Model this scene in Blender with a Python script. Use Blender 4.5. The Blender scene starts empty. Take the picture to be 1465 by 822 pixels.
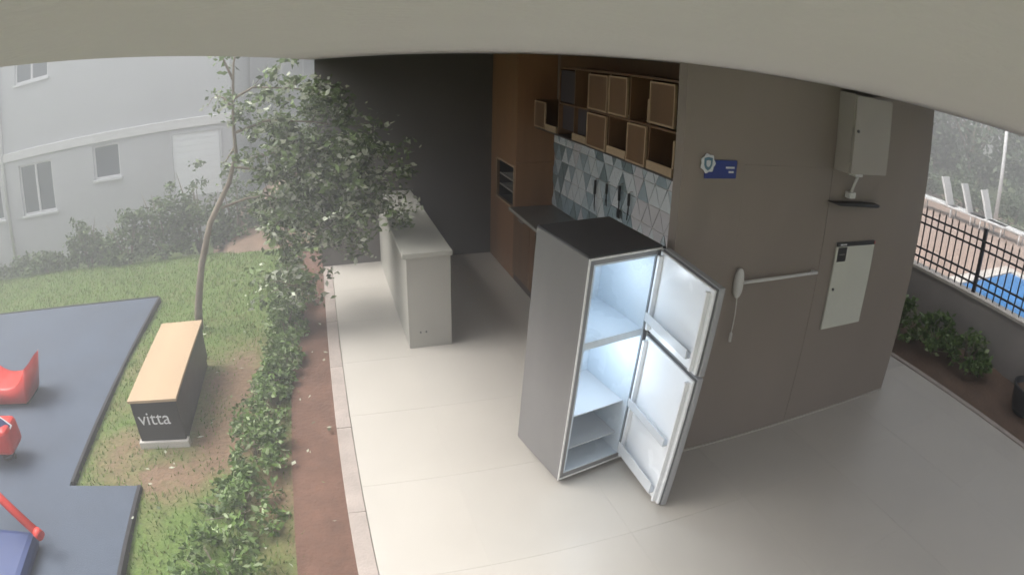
import bpy, bmesh, math, random
import numpy as np
from mathutils import Matrix, Vector

R = math.radians
scene = bpy.context.scene
COL = scene.collection

# ------------------------------------------------------------------ camera
# a wide security-camera lens (about 101 degrees across, barrel shaped) hung just under the canopy ceiling
CAM_H = 2.70
yaw, pitch, roll = R(17.9655), R(21.6511), R(1.3601)
cyw, syw, cp, sp = math.cos(yaw), math.sin(yaw), math.cos(pitch), math.sin(pitch)
Fv = Vector((syw * cp, cyw * cp, -sp))
Rv = Vector((cyw, -syw, 0))
Uv = Rv.cross(Fv)
Rr = math.cos(roll) * Rv + math.sin(roll) * Uv
Ur = -math.sin(roll) * Rv + math.cos(roll) * Uv
cd = bpy.data.cameras.new('camera')
cam = bpy.data.objects.new('camera', cd)
COL.objects.link(cam)
cam.matrix_world = Matrix(((Rr.x, Ur.x, -Fv.x, 0), (Rr.y, Ur.y, -Fv.y, 0), (Rr.z, Ur.z, -Fv.z, CAM_H), (0, 0, 0, 1)))
cd.sensor_fit = 'HORIZONTAL'
cd.sensor_width = 36.0
cd.sensor_height = 36.0 * 574 / 1024
cd.lens = 17.5
cd.clip_start = 0.005
cd.clip_end = 1000
cd.type = 'PANO'
cd.panorama_type = 'FISHEYE_LENS_POLYNOMIAL'
cd.fisheye_fov = math.pi
_f = 890.925 * 36.0 / 1465
cd.fisheye_polynomial_k0 = 0.0
cd.fisheye_polynomial_k1 = -1.0 / _f
cd.fisheye_polynomial_k2 = 0.0
cd.fisheye_polynomial_k3 = -0.10711 / _f ** 3
cd.fisheye_polynomial_k4 = 0.0
scene.camera = cam

# ------------------------------------------------------------------ sky, sun, exposure
SUN_ELEV, SUN_AZ = R(58), R(-75)          # azimuth measured from +Y towards +X: the light comes from the garden side
world = bpy.data.worlds.new('World')
scene.world = world
world.use_nodes = True
wn = world.node_tree
for n in list(wn.nodes):
    wn.nodes.remove(n)
w_out = wn.nodes.new('ShaderNodeOutputWorld')
w_bg = wn.nodes.new('ShaderNodeBackground')
w_sky = wn.nodes.new('ShaderNodeTexSky')
w_sky.sky_type = 'NISHITA'
w_sky.sun_disc = False
w_sky.sun_elevation = SUN_ELEV
w_sky.sun_rotation = SUN_AZ
w_sky.air_density = 1.0
w_sky.dust_density = 6.0
w_sky.ozone_density = 1.0
w_hs = wn.nodes.new('ShaderNodeHueSaturation')      # storm cloud: nearly grey
w_hs.inputs['Saturation'].default_value = 0.24
w_bg.inputs['Strength'].default_value = 0.12
wn.links.new(w_sky.outputs[0], w_hs.inputs['Color'])
wn.links.new(w_hs.outputs[0], w_bg.inputs['Color'])
wn.links.new(w_bg.outputs[0], w_out.inputs['Surface'])
sd = bpy.data.lights.new('sun', 'SUN')
sd.energy = 0.8
sd.angle = R(40)
sd.color = (1.0, 0.96, 0.90)
sun = bpy.data.objects.new('sun', sd)
COL.objects.link(sun)
sdir = Vector((math.sin(SUN_AZ) * math.cos(SUN_ELEV), math.cos(SUN_AZ) * math.cos(SUN_ELEV), math.sin(SUN_ELEV)))
sun.rotation_euler = sdir.to_track_quat('Z', 'Y').to_euler()
scene.view_settings.view_transform = 'Standard'
scene.view_settings.look = 'None'
scene.view_settings.exposure = 1.62
scene.view_settings.gamma = 1.0
scene.view_settings.use_curve_mapping = False

rng = random.Random(7)
nrng = np.random.default_rng(7)

# ------------------------------------------------------------------ materials
def mat(name, col, rough=0.6, var=0.12, scale=3.0, bump=0.0, bscale=60.0, metal=0.0, spec=0.5, col2=None, trans=0.0, streak=False, stain=None):
    """Principled surface whose colour drifts with object-space noise (dirt and wear) and carries a fine relief."""
    m = bpy.data.materials.new(name)
    m.use_nodes = True
    nt = m.node_tree
    b = nt.nodes['Principled BSDF']
    b.inputs['Roughness'].default_value = rough
    b.inputs['Metallic'].default_value = metal
    b.inputs['Specular IOR Level'].default_value = spec
    tc = nt.nodes.new('ShaderNodeTexCoord')
    src = tc.outputs['Object']
    if streak:
        mp = nt.nodes.new('ShaderNodeMapping')
        mp.inputs['Scale'].default_value = streak if isinstance(streak, tuple) else (1, 1, 0.12)
        nt.links.new(src, mp.inputs['Vector'])
        src = mp.outputs['Vector']
    nz = nt.nodes.new('ShaderNodeTexNoise')
    nz.inputs['Scale'].default_value = scale
    nz.inputs['Detail'].default_value = 8
    nz.inputs['Roughness'].default_value = 0.62
    nt.links.new(src, nz.inputs['Vector'])
    rp = nt.nodes.new('ShaderNodeValToRGB')
    rp.color_ramp.elements[0].position = 0.30
    rp.color_ramp.elements[1].position = 0.70
    c2 = col2 if col2 else tuple(min(1, c * (1 + var)) for c in col)
    c1 = col if col2 else tuple(c * (1 - var) for c in col)
    rp.color_ramp.elements[0].color = (*c1, 1)
    rp.color_ramp.elements[1].color = (*c2, 1)
    nt.links.new(nz.outputs['Fac'], rp.inputs['Fac'])
    nt.links.new(rp.outputs['Color'], b.inputs['Base Color'])
    rr = nt.nodes.new('ShaderNodeMapRange')
    rr.inputs['To Min'].default_value = max(0.02, rough - 0.10)
    rr.inputs['To Max'].default_value = min(1, rough + 0.10)
    nt.links.new(nz.outputs['Fac'], rr.inputs['Value'])
    nt.links.new(rr.outputs['Result'], b.inputs['Roughness'])
    if bump > 0:
        n2 = nt.nodes.new('ShaderNodeTexNoise')
        n2.inputs['Scale'].default_value = bscale
        n2.inputs['Detail'].default_value = 5
        nt.links.new(tc.outputs['Object'], n2.inputs['Vector'])
        bp = nt.nodes.new('ShaderNodeBump')
        bp.inputs['Strength'].default_value = bump
        bp.inputs['Distance'].default_value = 0.01
        nt.links.new(n2.outputs['Fac'], bp.inputs['Height'])
        nt.links.new(bp.outputs['Normal'], b.inputs['Normal'])
    if trans > 0:
        b.inputs['Transmission Weight'].default_value = trans
    return m

def leafmat(name, col, rough=0.5, tl=0.25):
    m = bpy.data.materials.new(name)
    m.use_nodes = True
    nt = m.node_tree
    b = nt.nodes['Principled BSDF']
    out = nt.nodes['Material Output']
    b.inputs['Roughness'].default_value = rough
    tc = nt.nodes.new('ShaderNodeTexCoord')
    nz = nt.nodes.new('ShaderNodeTexNoise')
    nz.inputs['Scale'].default_value = 5
    nz.inputs['Detail'].default_value = 4
    nt.links.new(tc.outputs['Object'], nz.inputs['Vector'])
    rp = nt.nodes.new('ShaderNodeValToRGB')
    rp.color_ramp.elements[0].position = 0.3
    rp.color_ramp.elements[1].position = 0.7
    rp.color_ramp.elements[0].color = (*[c * 0.7 for c in col], 1)
    rp.color_ramp.elements[1].color = (*[c * 1.3 for c in col], 1)
    nt.links.new(nz.outputs['Fac'], rp.inputs['Fac'])
    nt.links.new(rp.outputs['Color'], b.inputs['Base Color'])
    t = nt.nodes.new('ShaderNodeBsdfTranslucent')
    nt.links.new(rp.outputs['Color'], t.inputs['Color'])
    mx = nt.nodes.new('ShaderNodeMixShader')
    mx.inputs['Fac'].default_value = tl
    nt.links.new(b.outputs[0], mx.inputs[1])
    nt.links.new(t.outputs[0], mx.inputs[2])
    nt.links.new(mx.outputs[0], out.inputs['Surface'])
    return m

M = {}
M['ceiling'] = mat('ceiling_paint', (0.58, 0.555, 0.545), 0.8, 0.04, 1.5, 0.15, 120)
M['wall'] = mat('taupe_wall_paint', (0.30, 0.258, 0.222), 0.62, 0.12, 0.9, 0.25, 90, streak=(1, 1, 0.35))
M['darkwall'] = mat('dark_far_wall', (0.125, 0.114, 0.102), 0.7, 0.10, 0.9, 0.25, 90)  # far wall, in a darker base tone than the front wall
M['joint'] = mat('tile_grout', (0.51, 0.485, 0.44), 0.8)
M['floor'] = mat('porcelain_tile', (0.545, 0.515, 0.465), 0.34, 0.06, 0.9, 0.02, 40)
M['floor2'] = mat('porcelain_tile_b', (0.540, 0.512, 0.464), 0.35, 0.06, 0.9, 0.02, 40)
M['kerb'] = mat('kerb_concrete', (0.40, 0.345, 0.31), 0.75, 0.16, 5, 0.3, 60)
M['stone'] = mat('counter_stone', (0.40, 0.39, 0.35), 0.5, 0.07, 2.0, 0.1, 60)
M['stonetop'] = mat('counter_top_stone', (0.43, 0.425, 0.38), 0.35, 0.06, 4)
M['wood'] = mat('brown_wood_panel', (0.33, 0.18, 0.090), 0.42, 0.18, 6, 0.06, 80, streak=(1, 1, 0.08))
M['wood2'] = mat('brown_wood_door', (0.20, 0.115, 0.060), 0.45, 0.18, 6, 0.06, 80, streak=(1, 1, 0.08))
M['woodlight'] = mat('light_wood_edge', (0.50, 0.37, 0.235), 0.5, 0.12, 8)
M['shelfdark'] = mat('dark_brown_panel', (0.085, 0.066, 0.058), 0.5, 0.15, 5)
M['purple'] = mat('dark_plum_panel', (0.075, 0.062, 0.068), 0.5, 0.12, 5)
M['white'] = mat('white_plastic', (0.72, 0.72, 0.70), 0.4, 0.04, 4)
M['greymetal'] = mat('grey_powder_coat', (0.34, 0.32, 0.29), 0.5, 0.05, 3)
M['cabinet'] = mat('beige_grey_coat', (0.44, 0.41, 0.37), 0.5, 0.05, 3)
M['granite'] = mat('grey_granite', (0.13, 0.125, 0.12), 0.3, 0.25, 30)
M['panel'] = mat('pale_metal_panel', (0.66, 0.67, 0.60), 0.45, 0.05, 3)
M['black'] = mat('black_plastic', (0.03, 0.03, 0.032), 0.45, 0.2, 6)
M['firebox'] = mat('sooty_brick', (0.04, 0.036, 0.032), 0.9, 0.4, 14, 0.6, 40)
M['blue'] = mat('blue_sign', (0.025, 0.05, 0.26), 0.4, 0.1, 6)
M['print'] = mat('white_print', (0.75, 0.76, 0.78), 0.5, 0.03)
M['crest'] = mat('crest_teal_print', (0.10, 0.22, 0.30), 0.5, 0.1)
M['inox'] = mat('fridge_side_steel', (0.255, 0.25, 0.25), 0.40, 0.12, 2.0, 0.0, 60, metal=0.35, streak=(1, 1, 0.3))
M['topgrey'] = mat('dark_fridge_top', (0.060, 0.060, 0.066), 0.5, 0.1, 4)
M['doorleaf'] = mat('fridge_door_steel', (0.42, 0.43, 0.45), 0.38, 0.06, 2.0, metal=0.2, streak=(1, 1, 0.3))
M['liner'] = mat('fridge_liner', (0.68, 0.76, 0.83), 0.28, 0.03, 2)
M['doorliner'] = mat('fridge_door_liner', (0.90, 0.92, 0.94), 0.25, 0.03, 2)
M['bin'] = mat('clear_bin', (0.86, 0.89, 0.92), 0.2, 0.02, 2, trans=0.3)
M['gasket'] = mat('grey_gasket', (0.16, 0.165, 0.17), 0.6)
M['trim'] = mat('fridge_edge_trim', (0.80, 0.80, 0.78), 0.3, 0.03)
M['mat'] = mat('rubber_mat', (0.070, 0.092, 0.130), 0.75, 0.14, 1.4, 0.5, 140)
M['matedge'] = mat('rubber_mat_edge', (0.020, 0.020, 0.022), 0.8)
M['benchtop'] = mat('birch_board', (0.50, 0.36, 0.225), 0.5, 0.10, 3, 0.04, 60, streak=(1, 0.1, 1))
M['benchside'] = mat('black_board', (0.022, 0.021, 0.022), 0.42, 0.15, 4)
M['red'] = mat('red_plastic', (0.62, 0.035, 0.022), 0.35, 0.10, 5)
M['toyblue'] = mat('blue_plastic', (0.018, 0.042, 0.150), 0.4, 0.12, 4)
M['bark'] = mat('grey_bark', (0.22, 0.185, 0.14), 0.85, 0.35, 10, 0.8, 50, streak=(1, 1, 0.2))
M['facade'] = mat('pale_render', (0.54, 0.55, 0.56), 0.85, 0.05, 0.5, 0.2, 60, streak=(1, 1, 0.25))
M['facade2'] = mat('white_render', (0.85, 0.87, 0.88), 0.85, 0.05, 0.5, 0.2, 60)
M['band'] = mat('white_band', (0.72, 0.72, 0.71), 0.8, 0.05, 2)
M['glass'] = mat('dull_window_glass', (0.12, 0.145, 0.155), 0.12, 0.1, 1)
M['alu'] = mat('white_aluminium', (0.72, 0.73, 0.73), 0.4, 0.04)
M['iron'] = mat('black_iron', (0.018, 0.018, 0.02), 0.5, 0.2)
M['lowwall'] = mat('grey_render_wall', (0.30, 0.28, 0.27), 0.8, 0.14, 1.4, 0.3, 60)
M['coping'] = mat('pale_coping', (0.55, 0.52, 0.48), 0.7, 0.12, 3)
M['deck'] = mat('terracotta_deck', (0.36, 0.265, 0.215), 0.6, 0.15, 1.5)
M['water'] = mat('pool_water', (0.03, 0.20, 0.50), 0.08, 0.15, 0.8, 0.25, 9)
M['soil'] = mat('bed_soil', (0.115, 0.060, 0.040), 0.95, 0.30, 4, 1.0, 26, col2=(0.19, 0.10, 0.068))
M['soil2'] = mat('planter_soil', (0.10, 0.066, 0.045), 0.95, 0.3, 4, 1.0, 26, col2=(0.18, 0.115, 0.08))
M['bank'] = mat('bank_soil', (0.22, 0.150, 0.105), 0.95, 0.2, 3, 1.0, 10)
M['canvas'] = mat('white_canvas', (0.60, 0.61, 0.61), 0.8, 0.05)
LEAF = {
    'tree': [leafmat('leaf_mid', (0.165, 0.235, 0.085)), leafmat('leaf_dark', (0.085, 0.118, 0.055)), leafmat('leaf_pale_underside', (0.52, 0.55, 0.43), 0.45)],
    'shrub': [leafmat('shrub_mid', (0.145, 0.235, 0.055)), leafmat('shrub_dark', (0.09, 0.155, 0.038)), leafmat('shrub_pale', (0.34, 0.42, 0.22))],
    'hedge': [leafmat('hedge_mid', (0.12, 0.18, 0.065)), leafmat('hedge_dark', (0.075, 0.115, 0.045)), leafmat('hedge_pale', (0.18, 0.23, 0.10))],
    'far': [leafmat('far_leaf_mid', (0.10, 0.15, 0.085)), leafmat('far_leaf_dark', (0.06, 0.10, 0.055)), leafmat('far_leaf_pale', (0.20, 0.25, 0.15))],
    'grass': [leafmat('grass_mid', (0.17, 0.265, 0.055), 0.6), leafmat('grass_dark', (0.14, 0.225, 0.05), 0.6), leafmat('grass_dry', (0.24, 0.24, 0.10), 0.7)],
}

def ground_material():
    m = bpy.data.materials.new('lawn_ground')
    m.use_nodes = True
    nt = m.node_tree
    b = nt.nodes['Principled BSDF']
    b.inputs['Roughness'].default_value = 0.95
    tc = nt.nodes.new('ShaderNodeTexCoord')
    at = nt.nodes.new('ShaderNodeAttribute')
    at.attribute_name = 'bare'
    nz = nt.nodes.new('ShaderNodeTexNoise')
    nz.inputs['Scale'].default_value = 3.5
    nz.inputs['Detail'].default_value = 9
    nz.inputs['Roughness'].default_value = 0.7
    nt.links.new(tc.outputs['Object'], nz.inputs['Vector'])
    ad = nt.nodes.new('ShaderNodeMath')
    ad.operation = 'MULTIPLY_ADD'
    ad.inputs[1].default_value = 0.9
    nt.links.new(nz.outputs['Fac'], ad.inputs[0])
    nt.links.new(at.outputs['Fac'], ad.inputs[2])
    rp = nt.nodes.new('ShaderNodeValToRGB')
    rp.color_ramp.elements[0].position = 0.45
    rp.color_ramp.elements[1].position = 0.95
    rp.color_ramp.elements[0].color = (0.115, 0.175, 0.040, 1)
    rp.color_ramp.elements[1].color = (0.20, 0.130, 0.080, 1)
    nt.links.new(ad.outputs[0], rp.inputs['Fac'])
    n2 = nt.nodes.new('ShaderNodeTexNoise')
    n2.inputs['Scale'].default_value = 22
    n2.inputs['Detail'].default_value = 6
    nt.links.new(tc.outputs['Object'], n2.inputs['Vector'])
    mr = nt.nodes.new('ShaderNodeMapRange')
    mr.inputs['To Min'].default_value = 0.6
    mr.inputs['To Max'].default_value = 1.4
    nt.links.new(n2.outputs['Fac'], mr.inputs['Value'])
    vm = nt.nodes.new('ShaderNodeVectorMath')
    vm.operation = 'SCALE'
    nt.links.new(rp.outputs['Color'], vm.inputs[0])
    nt.links.new(mr.outputs['Result'], vm.inputs['Scale'])
    nt.links.new(vm.outputs['Vector'], b.inputs['Base Color'])
    bp = nt.nodes.new('ShaderNodeBump')
    bp.inputs['Strength'].default_value = 0.8
    bp.inputs['Distance'].default_value = 0.02
    nt.links.new(n2.outputs['Fac'], bp.inputs['Height'])
    nt.links.new(bp.outputs['Normal'], b.inputs['Normal'])
    return m
M['ground'] = ground_material()

# ------------------------------------------------------------------ mesh helpers
def link(name, me, parent=None):
    o = bpy.data.objects.new(name, me)
    COL.objects.link(o)
    if parent is not None:
        o.parent = parent
    return o

def tag(o, label=None, cat=None, group=None, kind=None):
    if label: o['label'] = label
    if cat: o['category'] = cat
    if group: o['group'] = group
    if kind: o['kind'] = kind
    return o

def thing(name, label, cat, loc=(0, 0, 0), group=None, rz=0.0):
    o = bpy.data.objects.new(name, None)
    o.empty_display_size = 0.1
    COL.objects.link(o)
    o.location = loc
    o.rotation_euler = (0, 0, rz)
    return tag(o, label, cat, group)

class MB:
    def __init__(self):
        self.bm = bmesh.new()
    def box(self, x0, x1, y0, y1, z0, z1, bevel=0.0, seg=2):
        ret = bmesh.ops.create_cube(self.bm, size=1)
        vs = ret['verts']
        for v in vs:
            v.co = Vector((x0 + (v.co.x + .5) * (x1 - x0), y0 + (v.co.y + .5) * (y1 - y0), z0 + (v.co.z + .5) * (z1 - z0)))
        if bevel > 0:
            es = list({e for v in vs for e in v.link_edges})
            bmesh.ops.bevel(self.bm, geom=es, offset=bevel, segments=seg, affect='EDGES', profile=0.6)
        return self
    def tube(self, pts, r, n=10, caps=True):
        pts = [Vector(p) for p in pts]
        rs = r if isinstance(r, (list, tuple)) else [r] * len(pts)
        rings = []
        up = Vector((0.137, 0.31, 0.94))
        for i, p in enumerate(pts):
            d = (pts[min(i + 1, len(pts) - 1)] - pts[max(i - 1, 0)]).normalized()
            a = d.cross(up)
            if a.length < 1e-3:
                a = d.cross(Vector((1, 0, 0)))
            a.normalize()
            b = d.cross(a)
            rings.append([self.bm.verts.new(p + rs[i] * (math.cos(t) * a + math.sin(t) * b)) for t in [2 * math.pi * k / n for k in range(n)]])
        for A, B in zip(rings, rings[1:]):
            for k in range(n):
                f = self.bm.faces.new((A[k], A[(k + 1) % n], B[(k + 1) % n], B[k]))
                f.smooth = True
        if caps:
            self.bm.faces.new(list(reversed(rings[0])))
            self.bm.faces.new(rings[-1])
        return self
    def prism(self, poly, axis, a0, a1, bevel=0.0):
        """closed polygon (2-D) extruded along an axis: 'x' -> (y,z), 'y' -> (x,z), 'z' -> (x,y)"""
        def P(u, v, a):
            return {'x': (a, u, v), 'y': (u, a, v), 'z': (u, v, a)}[axis]
        lo = [self.bm.verts.new(P(u, v, a0)) for u, v in poly]
        hi = [self.bm.verts.new(P(u, v, a1)) for u, v in poly]
        fs = [self.bm.faces.new(lo), self.bm.faces.new(list(reversed(hi)))]
        n = len(poly)
        for k in range(n):
            fs.append(self.bm.faces.new((lo[k], hi[k], hi[(k + 1) % n], lo[(k + 1) % n])))
        bmesh.ops.recalc_face_normals(self.bm, faces=fs)
        if bevel > 0:
            es = list({e for f in fs for e in f.edges})
            bmesh.ops.bevel(self.bm, geom=es, offset=bevel, segments=2, affect='EDGES', profile=0.6)
        return self
    def lathe(self, prof, cx=0, cy=0, n=24):
        rings = [[self.bm.verts.new((cx + r * math.cos(2 * math.pi * k / n), cy + r * math.sin(2 * math.pi * k / n), z)) for k in range(n)] for r, z in prof]
        for A, B in zip(rings, rings[1:]):
            for k in range(n):
                f = self.bm.faces.new((A[k], A[(k + 1) % n], B[(k + 1) % n], B[k]))
                f.smooth = True
        self.bm.faces.new(list(reversed(rings[0])))
        self.bm.faces.new(rings[-1])
        return self
    def ellipsoid(self, c, r, n=16, squash=1.0):
        ret = bmesh.ops.create_uvsphere(self.bm, u_segments=n * 2, v_segments=n, radius=1)
        for v in ret['verts']:
            q = v.co
            e = lambda t: math.copysign(abs(t) ** squash, t)
            v.co = Vector((c[0] + r[0] * e(q.x), c[1] + r[1] * e(q.y), c[2] + r[2] * e(q.z)))
        for f in {f for v in ret['verts'] for f in v.link_faces}:
            f.smooth = True
        return self
    def xform(self, mtx):
        bmesh.ops.transform(self.bm, matrix=mtx, verts=self.bm.verts)
        return self
    def mesh(self, name, m):
        me = bpy.data.meshes.new(name)
        self.bm.normal_update()
        self.bm.to_mesh(me)
        self.bm.free()
        me.materials.append(m if not isinstance(m, str) else M[m])
        return me
    def build(self, name, m, parent=None):
        return link(name, self.mesh(name, m), parent)

def box(name, m, parent, x0, x1, y0, y1, z0, z1, bevel=0.0):
    return MB().box(x0, x1, y0, y1, z0, z1, bevel).build(name, m, parent)

def leaf_mesh(name, centers, size, mats, weights=(0.5, 0.3, 0.2), jitter=0.35, droop=0.0, aspect=0.5, seed=0):
    """one pointed, folded leaf (4 triangles) at each centre"""
    g = np.random.default_rng(seed)
    n = len(centers)
    c = np.asarray(centers, float)
    d = g.normal(size=(n, 3))
    d[:, 2] = d[:, 2] * 0.6 - droop
    d /= np.linalg.norm(d, axis=1)[:, None]
    s = g.normal(size=(n, 3))
    s -= (s * d).sum(1)[:, None] * d
    s /= np.linalg.norm(s, axis=1)[:, None]
    nn = np.cross(d, s)
    L = size * (1 + jitter * g.uniform(-1, 1, n))[:, None]
    W = L * aspect * 0.5
    p0 = c
    p1 = c + d * L * 0.45 + s * W + nn * L * 0.06
    p2 = c + d * L
    p3 = c + d * L * 0.45 - s * W + nn * L * 0.06
    pm = c + d * L * 0.5 - nn * L * 0.03
    V = np.stack([p0, p1, p2, p3, pm], 1).reshape(-1, 3)
    base = (np.arange(n) * 5)[:, None]
    F = np.concatenate([base + np.array([[0, 1, 4]]), base + np.array([[1, 2, 4]]), base + np.array([[2, 3, 4]]), base + np.array([[3, 0, 4]])], 1).reshape(-1, 3)
    me = bpy.data.meshes.new(name)
    me.vertices.add(len(V))
    me.vertices.foreach_set('co', V.ravel())
    me.loops.add(len(F) * 3)
    me.loops.foreach_set('vertex_index', F.ravel().astype(np.int32))
    me.polygons.add(len(F))
    me.polygons.foreach_set('loop_start', np.arange(0, len(F) * 3, 3, dtype=np.int32))
    me.polygons.foreach_set('loop_total', np.full(len(F), 3, dtype=np.int32))
    mi = np.repeat(g.choice(len(mats), size=n, p=np.array(weights) / sum(weights)), 4).astype(np.int32)
    for m in mats:
        me.materials.append(m)
    me.polygons.foreach_set('material_index', mi)
    me.update(calc_edges=True)
    return me

def clumps(spots, per, spread, seed=0):
    g = np.random.default_rng(seed)
    out = []
    for i, s in enumerate(spots):
        r = spread if np.isscalar(spread) else spread[i]
        k = per if np.isscalar(per) else per[i]
        q = g.normal(size=(k, 3))
        q *= (np.abs(g.normal(size=(k, 1))) * 0.45 + 0.35) * r / np.linalg.norm(q, axis=1)[:, None]
        q[:, 2] *= 0.75
        out.append(np.asarray(s) + q)
    return np.concatenate(out)

def text_mesh(body, size, depth, m, name):
    cu = bpy.data.curves.new(name, 'FONT')
    cu.body = body
    cu.size = size
    cu.extrude = depth
    cu.resolution_u = 3
    ob = bpy.data.objects.new(name, cu)
    COL.objects.link(ob)
    dg = bpy.context.evaluated_depsgraph_get()
    me = bpy.data.meshes.new_from_object(ob.evaluated_get(dg))
    bpy.data.objects.remove(ob)
    me.name = name
    me.materials.clear()
    me.materials.append(M[m])
    return me

# ------------------------------------------------------------------ the ground
def smooth(a, b, t):
    t = min(1, max(0, (t - a) / (b - a)))
    return t * t * (3 - 2 * t)
BARE = [(-0.95, 4.9, 0.42, 0.8, 0.95), (-1.05, 4.0, 0.40, 0.5, 0.85), (-1.95, 3.9, 0.3, 0.4, 0.75), (-1.45, 3.55, 0.45, 0.25, 0.9), (-2.1, 5.2, 0.2, 0.9, 0.35), (-0.55, 3.5, 0.25, 0.9, 0.7)]
def bare(x, y):
    s = 0.0
    for (cx, cy, rx, ry, a) in BARE:
        s = max(s, a * math.exp(-(((x - cx) / rx) ** 2 + ((y - cy) / ry) ** 2)))
    return s
def gz(x, y):
    z = -0.045
    if x < -0.2:
        z -= 0.62 * smooth(8.7, 11.0, y) * smooth(-0.2, -1.6, x)
        z += 0.012 * math.sin(x * 2.1 + y * 1.3) + 0.010 * math.sin(x * 0.9 - y * 2.7)
    return z
def ground():
    xs = [-160, -90, -50, -30, -20, -14] + [-10 + 0.2 * i for i in range(50)] + [0.0, 0.3, 1, 3, 6, 8, 12, 18, 30, 60, 100, 160]
    ys = [-160, -90, -50, -20, -8, -3, 0, 1] + [1.6 + 0.2 * i for i in range(55)] + [13, 15, 18, 24, 40, 80, 160]
    V = [(x, y, gz(x, y)) for y in ys for x in xs]
    nx = len(xs)
    F = [(j * nx + i, j * nx + i + 1, (j + 1) * nx + i + 1, (j + 1) * nx + i) for j in range(len(ys) - 1) for i in range(nx - 1)]
    me = bpy.data.meshes.new('ground')
    me.from_pydata(V, [], F)
    at = me.attributes.new('bare', 'FLOAT', 'POINT')
    at.data.foreach_set('value', [bare(v[0], v[1]) * 0.7 for v in V])
    me.materials.append(M['ground'])
    for p in me.polygons:
        p.use_smooth = True
    return tag(link('ground', me), kind='structure')
ground()

# porcelain floor of the pavilion, a bed of grout with each tile proud of it
FL = box('floor', 'joint', None, 0.03, 5.55, -3.0, 7.8, -0.06, -0.0015)
tag(FL, kind='structure')
T = 0.90
tm = [MB().box(0.0007, T - 0.0007, 0.0007, T - 0.0007, -0.012, 0, 0.0006, 1).mesh('floor_tile', k) for k in ('floor', 'floor2')]
def tile_piece(x0, x1, y0, y1):
    return MB().box(x0 + 0.0007, x1 - 0.0007, y0 + 0.0007, y1 - 0.0007, -0.012, 0, 0.0006, 1).mesh('floor_tile', 'floor')
x_edges = [0.03] + [0.68 + T * i for i in range(6)] + [5.55]
y_edges = [-3.0] + [-2.14 + T * i for i in range(12)] + [7.8]
for i in range(len(x_edges) - 1):
    for j in range(len(y_edges) - 1):
        x0, x1, y0, y1 = x_edges[i], x_edges[i + 1], y_edges[j], y_edges[j + 1]
        if x1 - x0 < 0.02 or y1 - y0 < 0.02:
            continue
        if x0 > 2.6 and y0 > 3.2:
            continue
        if abs(x1 - x0 - T) < 1e-4 and abs(y1 - y0 - T) < 1e-4:
            o = link('floor_tile', tm[(i * 7 + j * 3) % 2], FL)
            o.location = (x0, y0, 0)
        else:
            link('floor_tile', tile_piece(x0, x1, y0, y1), FL)

kb = thing('kerb', None, None)
kb['kind'] = 'structure'
y = -3.0
k = 0
while y < 7.79:                                      # kerb stones along the garden edge
    y1 = min(7.79, y + 1.0)
    box('kerb_stone', 'kerb', kb, -0.092, 0.027, y + 0.002, y1 - 0.002, -0.20, 0.004 + 0.0015 * (k % 2), 0.006)
    y = y1
    k += 1
kb2 = thing('planter_kerb', None, None)
kb2['kind'] = 'structure'
y = -3.0
while y < 9.0:
    box('kerb_stone', 'kerb', kb2, 5.555, 5.63, y + 0.002, y + 0.998, -0.20, 0.012, 0.006)
    y += 1.0

def bumpy_sheet(name, m, x0, x1, y0, y1, z, amp, step=0.08, tilt=0.0):
    nx = max(2, int((x1 - x0) / step)); ny = max(2, int((y1 - y0) / step))
    V = []
    for j in range(ny + 1):
        for i in range(nx + 1):
            x = x0 + (x1 - x0) * i / nx; yy = y0 + (y1 - y0) * j / ny
            V.append((x, yy, z + tilt * (x - x0) + amp * (math.sin(x * 11.3 + yy * 3.1) * .3 + math.sin(x * 5.1 - yy * 7.7) * .3 + rng.uniform(-.4, .4))))
    F = [(j * (nx + 1) + i, j * (nx + 1) + i + 1, (j + 1) * (nx + 1) + i + 1, (j + 1) * (nx + 1) + i) for j in range(ny) for i in range(nx)]
    me = bpy.data.meshes.new(name)
    me.from_pydata(V, [], F)
    me.materials.append(M[m])
    for p in me.polygons:
        p.use_smooth = True
    return tag(link(name, me), kind='structure')
bumpy_sheet('soil_bed', 'soil', -0.46, -0.093, -2.0, 8.6, -0.022, 0.010)
bumpy_sheet('planter_bed', 'soil2', 5.632, 6.6, -3.0, 9.0, 0.0, 0.02, 0.1, 0.10)

# rubber playground surface with a dark rim
L_POLY = [(-9.5, -1.0), (-1.70, -1.0), (-1.70, 3.43), (-2.36, 3.43), (-2.36, 7.25), (-9.5, 7.25)]
pm = MB().prism(L_POLY, 'z', -0.30, 0.004, 0.0).build('playground_mat', 'mat')
tag(pm, kind='structure')
def rim(pts, w=0.035):
    for (a, b) in zip(pts, pts[1:]):
        x0, x1 = sorted((a[0], b[0])); y0, y1 = sorted((a[1], b[1]))
        if x1 - x0 < 1e-6:
            box('mat_edge', 'matedge', pm, x0 + 0.001, x0 + w, y0, y1, -0.25, 0.012, 0.004)
        else:
            box('mat_edge', 'matedge', pm, x0, x1, y0 + 0.001, y0 + w, -0.25, 0.0125, 0.004)
rim([(-1.70, -1.0), (-1.70, 3.43)])
rim([(-2.36, 3.47), (-2.36, 7.25)])
rim([(-9.5, 7.25), (-2.36, 7.25)])

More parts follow.
